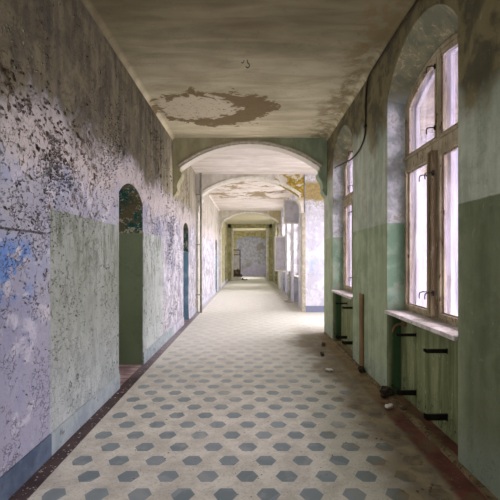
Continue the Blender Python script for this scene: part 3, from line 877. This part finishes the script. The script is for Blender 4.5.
things = [  # name, mesh, material, (x,y,z), label, category
    ('rubble_lump', chunk_bm((.07, .06, .055), 1), 'darkrub', (1.47, 4.33, 0), 'dark charred lump on the curb at the far corner of the near recess', 'rubble'),
    ('rubble_lump', chunk_bm((.05, .05, .04), 2), 'darkrub', (1.46, 5.25, 0), 'dark lump of rubble at the foot of the brown wooden strip', 'rubble'),
    ('plaster_piece', chunk_bm((.05, .035, .02), 3), 'flake', (1.40, 4.02, 0), 'white plaster piece on the floor beside the curb, below the nearest window', 'plaster'),
    ('twisted_scrap', curl_bm(.10, .05, 4), 'rubble', (1.50, 3.92, .03), 'brown curled scrap lying on the curb below the nearest window', 'scrap'),
    ('plaster_block', chunk_bm((.14, .1, .05), 5), 'flake', (1.30, 13.9, 0), 'white plaster block on the floor by the right wall beyond the second arch', 'plaster'),
    ('paint_curl', curl_bm(.16, .06, 6), 'rubble', (1.27, 6.9, 0), 'curled brown paint strip on the mossy floor near the second window, farther one', 'paint flake'),
    ('paint_curl', curl_bm(.13, .06, 7), 'rubble', (1.12, 6.2, 0), 'curled brown paint strip on the floor in front of the second window, nearer one', 'paint flake'),
    ('plaster_piece', chunk_bm((.05, .04, .018), 8), 'flake', (1.05, 5.35, 0), 'pale plaster crumb on the dirty floor opposite the brown wooden strip', 'plaster'),
]
for i, (nm, b, mt, loc, lab, cat) in enumerate(things):
    if b is None: continue
    o = obj(nm, b, M[mt], loc=loc); o.rotation_euler.z = random.uniform(-.8, .8) + (1.2 if nm == 'paint_curl' else 0)
    tag(o, lab, cat)

# scattered small flakes nobody could count
def flakes(name, spots, label, mat):
    bm = bmesh.new()
    for (x, y, s) in spots:
        a = random.uniform(0, 2*PI); n = random.randint(4, 6); z = random.uniform(.001, .004)
        vs = [bm.verts.new((x+math.cos(a+2*PI*k/n)*s*random.uniform(.5, 1.1), y+math.sin(a+2*PI*k/n)*s*random.uniform(.5, 1.1), z+random.uniform(0, s*.45))) for k in range(n)]
        bm.faces.new(vs)
    o = obj(name, bm, mat); tag(o, label, 'paint flakes', kind='stuff')
sp = []
for _ in range(330):
    sp.append((random.uniform(-1.50, -1.36), 2.2+10*random.random()**2, random.uniform(.004, .013)))
flakes('fallen_paint_flakes', sp, 'small pale paint flakes scattered on the dark border tiles by the left wall', M['flake'])
sp = []
for _ in range(420):
    y = 2.4+7*random.random()**1.4
    x = 1.47-abs(random.gauss(0, .24))
    if x < .92 or any(math.hypot(x-q[3][0], y-q[3][1]) < .13 for q in things): continue
    sp.append((x, y, random.uniform(.004, .014)))
flakes('fallen_debris_crumbs', sp, 'brown crumbs and paint flakes on the dirty floor along the window wall', M['rubble'])
sp = []
for _ in range(260):
    sp.append((random.uniform(-1.33, .88), 2.4+14*random.random()**1.6, random.uniform(.003, .010)))
flakes('fallen_plaster_crumbs', sp, 'tiny crumbs of plaster scattered over the hexagon tiles', M['rubble'])

# rubble heap and board in the last bay
bm = bmesh.new(); r = random.Random(3)
for _ in range(60):
    u = r.gauss(0, .28); w = r.gauss(0, .2); hgt = max(0, .8*math.exp(-(u*u/.12+w*w/.08)))*r.random()
    s = r.uniform(.05, .13); c0 = Vector((-.92+u, 28.7+w, hgt))
    vs = bmesh.ops.create_icosphere(bm, subdivisions=1, radius=s)['verts']
    for v in vs: v.co = c0+Vector((v.co.x*r.uniform(.7, 1.3), v.co.y*r.uniform(.7, 1.3), v.co.z*r.uniform(.4, 1)))
for v in bm.verts:
    if v.co.z < 0: v.co.z = 0
    if v.co.x < XL+.01: v.co.x = XL+.01
tag(obj('rubble_heap', bm, M['rubble']), 'heap of dark rubble in front of the open door at the far left end', 'rubble', kind='stuff')
bm = bmesh.new(); box(bm, -1.34, -.62, 28.06, 28.12, 0, .24); box(bm, -1.36, -.60, 28.03, 28.15, .20, .25)
tag(obj('low_board', bm, M['palefar'], bevel=.005), 'low pale board lying on edge before the rubble heap at the far end', 'board')

# ------------------------------------------------------------------ light
w = bpy.data.worlds.new('overcast sky'); S.world = w; w.use_nodes = True
nt = w.node_tree; nt.nodes.clear()
wo = nt.nodes.new('ShaderNodeOutputWorld'); bg = nt.nodes.new('ShaderNodeBackground'); nt.links.new(bg.outputs[0], wo.inputs[0])
tc = nt.nodes.new('ShaderNodeTexCoord'); sp_ = nt.nodes.new('ShaderNodeSeparateXYZ'); nt.links.new(tc.outputs['Generated'], sp_.inputs[0])
rp = nt.nodes.new('ShaderNodeValToRGB'); nt.links.new(sp_.outputs[2], rp.inputs[0])
rp.color_ramp.elements[0].position = .0; rp.color_ramp.elements[0].color = (.82, .77, .86, 1)
rp.color_ramp.elements[1].position = .75; rp.color_ramp.elements[1].color = (.82, .85, 1.0, 1)
e = rp.color_ramp.elements.new(.25); e.color = (.92, .91, 1.0, 1)
nt.links.new(rp.outputs[0], bg.inputs[0]); bg.inputs[1].default_value = 1.2

def sun(name, rot, energy, angle, col=(1, .985, .92)):
    l = bpy.data.lights.new(name, 'SUN'); l.energy = energy; l.angle = math.radians(angle); l.color = col
    o = bpy.data.objects.new(name, l); COL.objects.link(o); o.rotation_euler = rot; return o
def aim(o, d): o.rotation_euler = Vector(d).to_track_quat('-Z', 'Y').to_euler()
aim(sun('soft_sky_light', (0, 0, 0), 18.0, 100), (-1, .10, -.42))
aim(sun('high_sky_light', (0, 0, 0), 10.0, 60), (-.75, -.25, -.75))

def area(name, loc, d, sx, sy, power, col=(1, .985, .94)):
    l = bpy.data.lights.new(name, 'AREA'); l.shape = 'RECTANGLE'; l.size = sx; l.size_y = sy; l.energy = power; l.color = col
    o = bpy.data.objects.new(name, l); COL.objects.link(o); o.location = loc; aim(o, d); return o
area('hall_window_light', (4.5, 9.75, 2.2), (-1, 0, -.12), 2.2, 2.4, 150)  # added lamp outside the hall window, brightens the second bay
for y in WIN_FAR[:3]: area('window_light', (2.5, y, 2.3), (-1, 0, -.25), 1.5, 2.4, 130)  # added lamps standing in for bright sky outside these windows
for y, e_ in zip(WIN_FAR[3:], (150, 420)): area('window_light', (2.5, y, 2.3), (-1, 0, -.25), 1.5, 2.4, e_)  # lamps added at the two extra windows to lift the last bays
S.cycles.use_fast_gi = True
S.cycles.fast_gi_method = 'ADD'
w.light_settings.ao_factor = .45; w.light_settings.distance = 3.0
S.cycles.max_bounces = 10; S.cycles.diffuse_bounces = 6; S.cycles.transparent_max_bounces = 16
S.cycles.use_denoising = True
S.cycles.sample_clamp_indirect = 6

S.view_settings.view_transform = 'Standard'
S.view_settings.look = 'None'
S.view_settings.exposure = 0.0

# ------------------------------------------------------------------ camera
cam = bpy.data.cameras.new('camera'); co = bpy.data.objects.new('camera', cam); COL.objects.link(co)
cam.sensor_width = 36; cam.lens = 36*F_PX/500
co.location = (0, 0, EYE); co.rotation_euler = (PI/2, 0, 0)
cam.shift_x = (250-VX)/500; cam.shift_y = (VY-250)/500
cam.clip_start = .05
S.camera = co
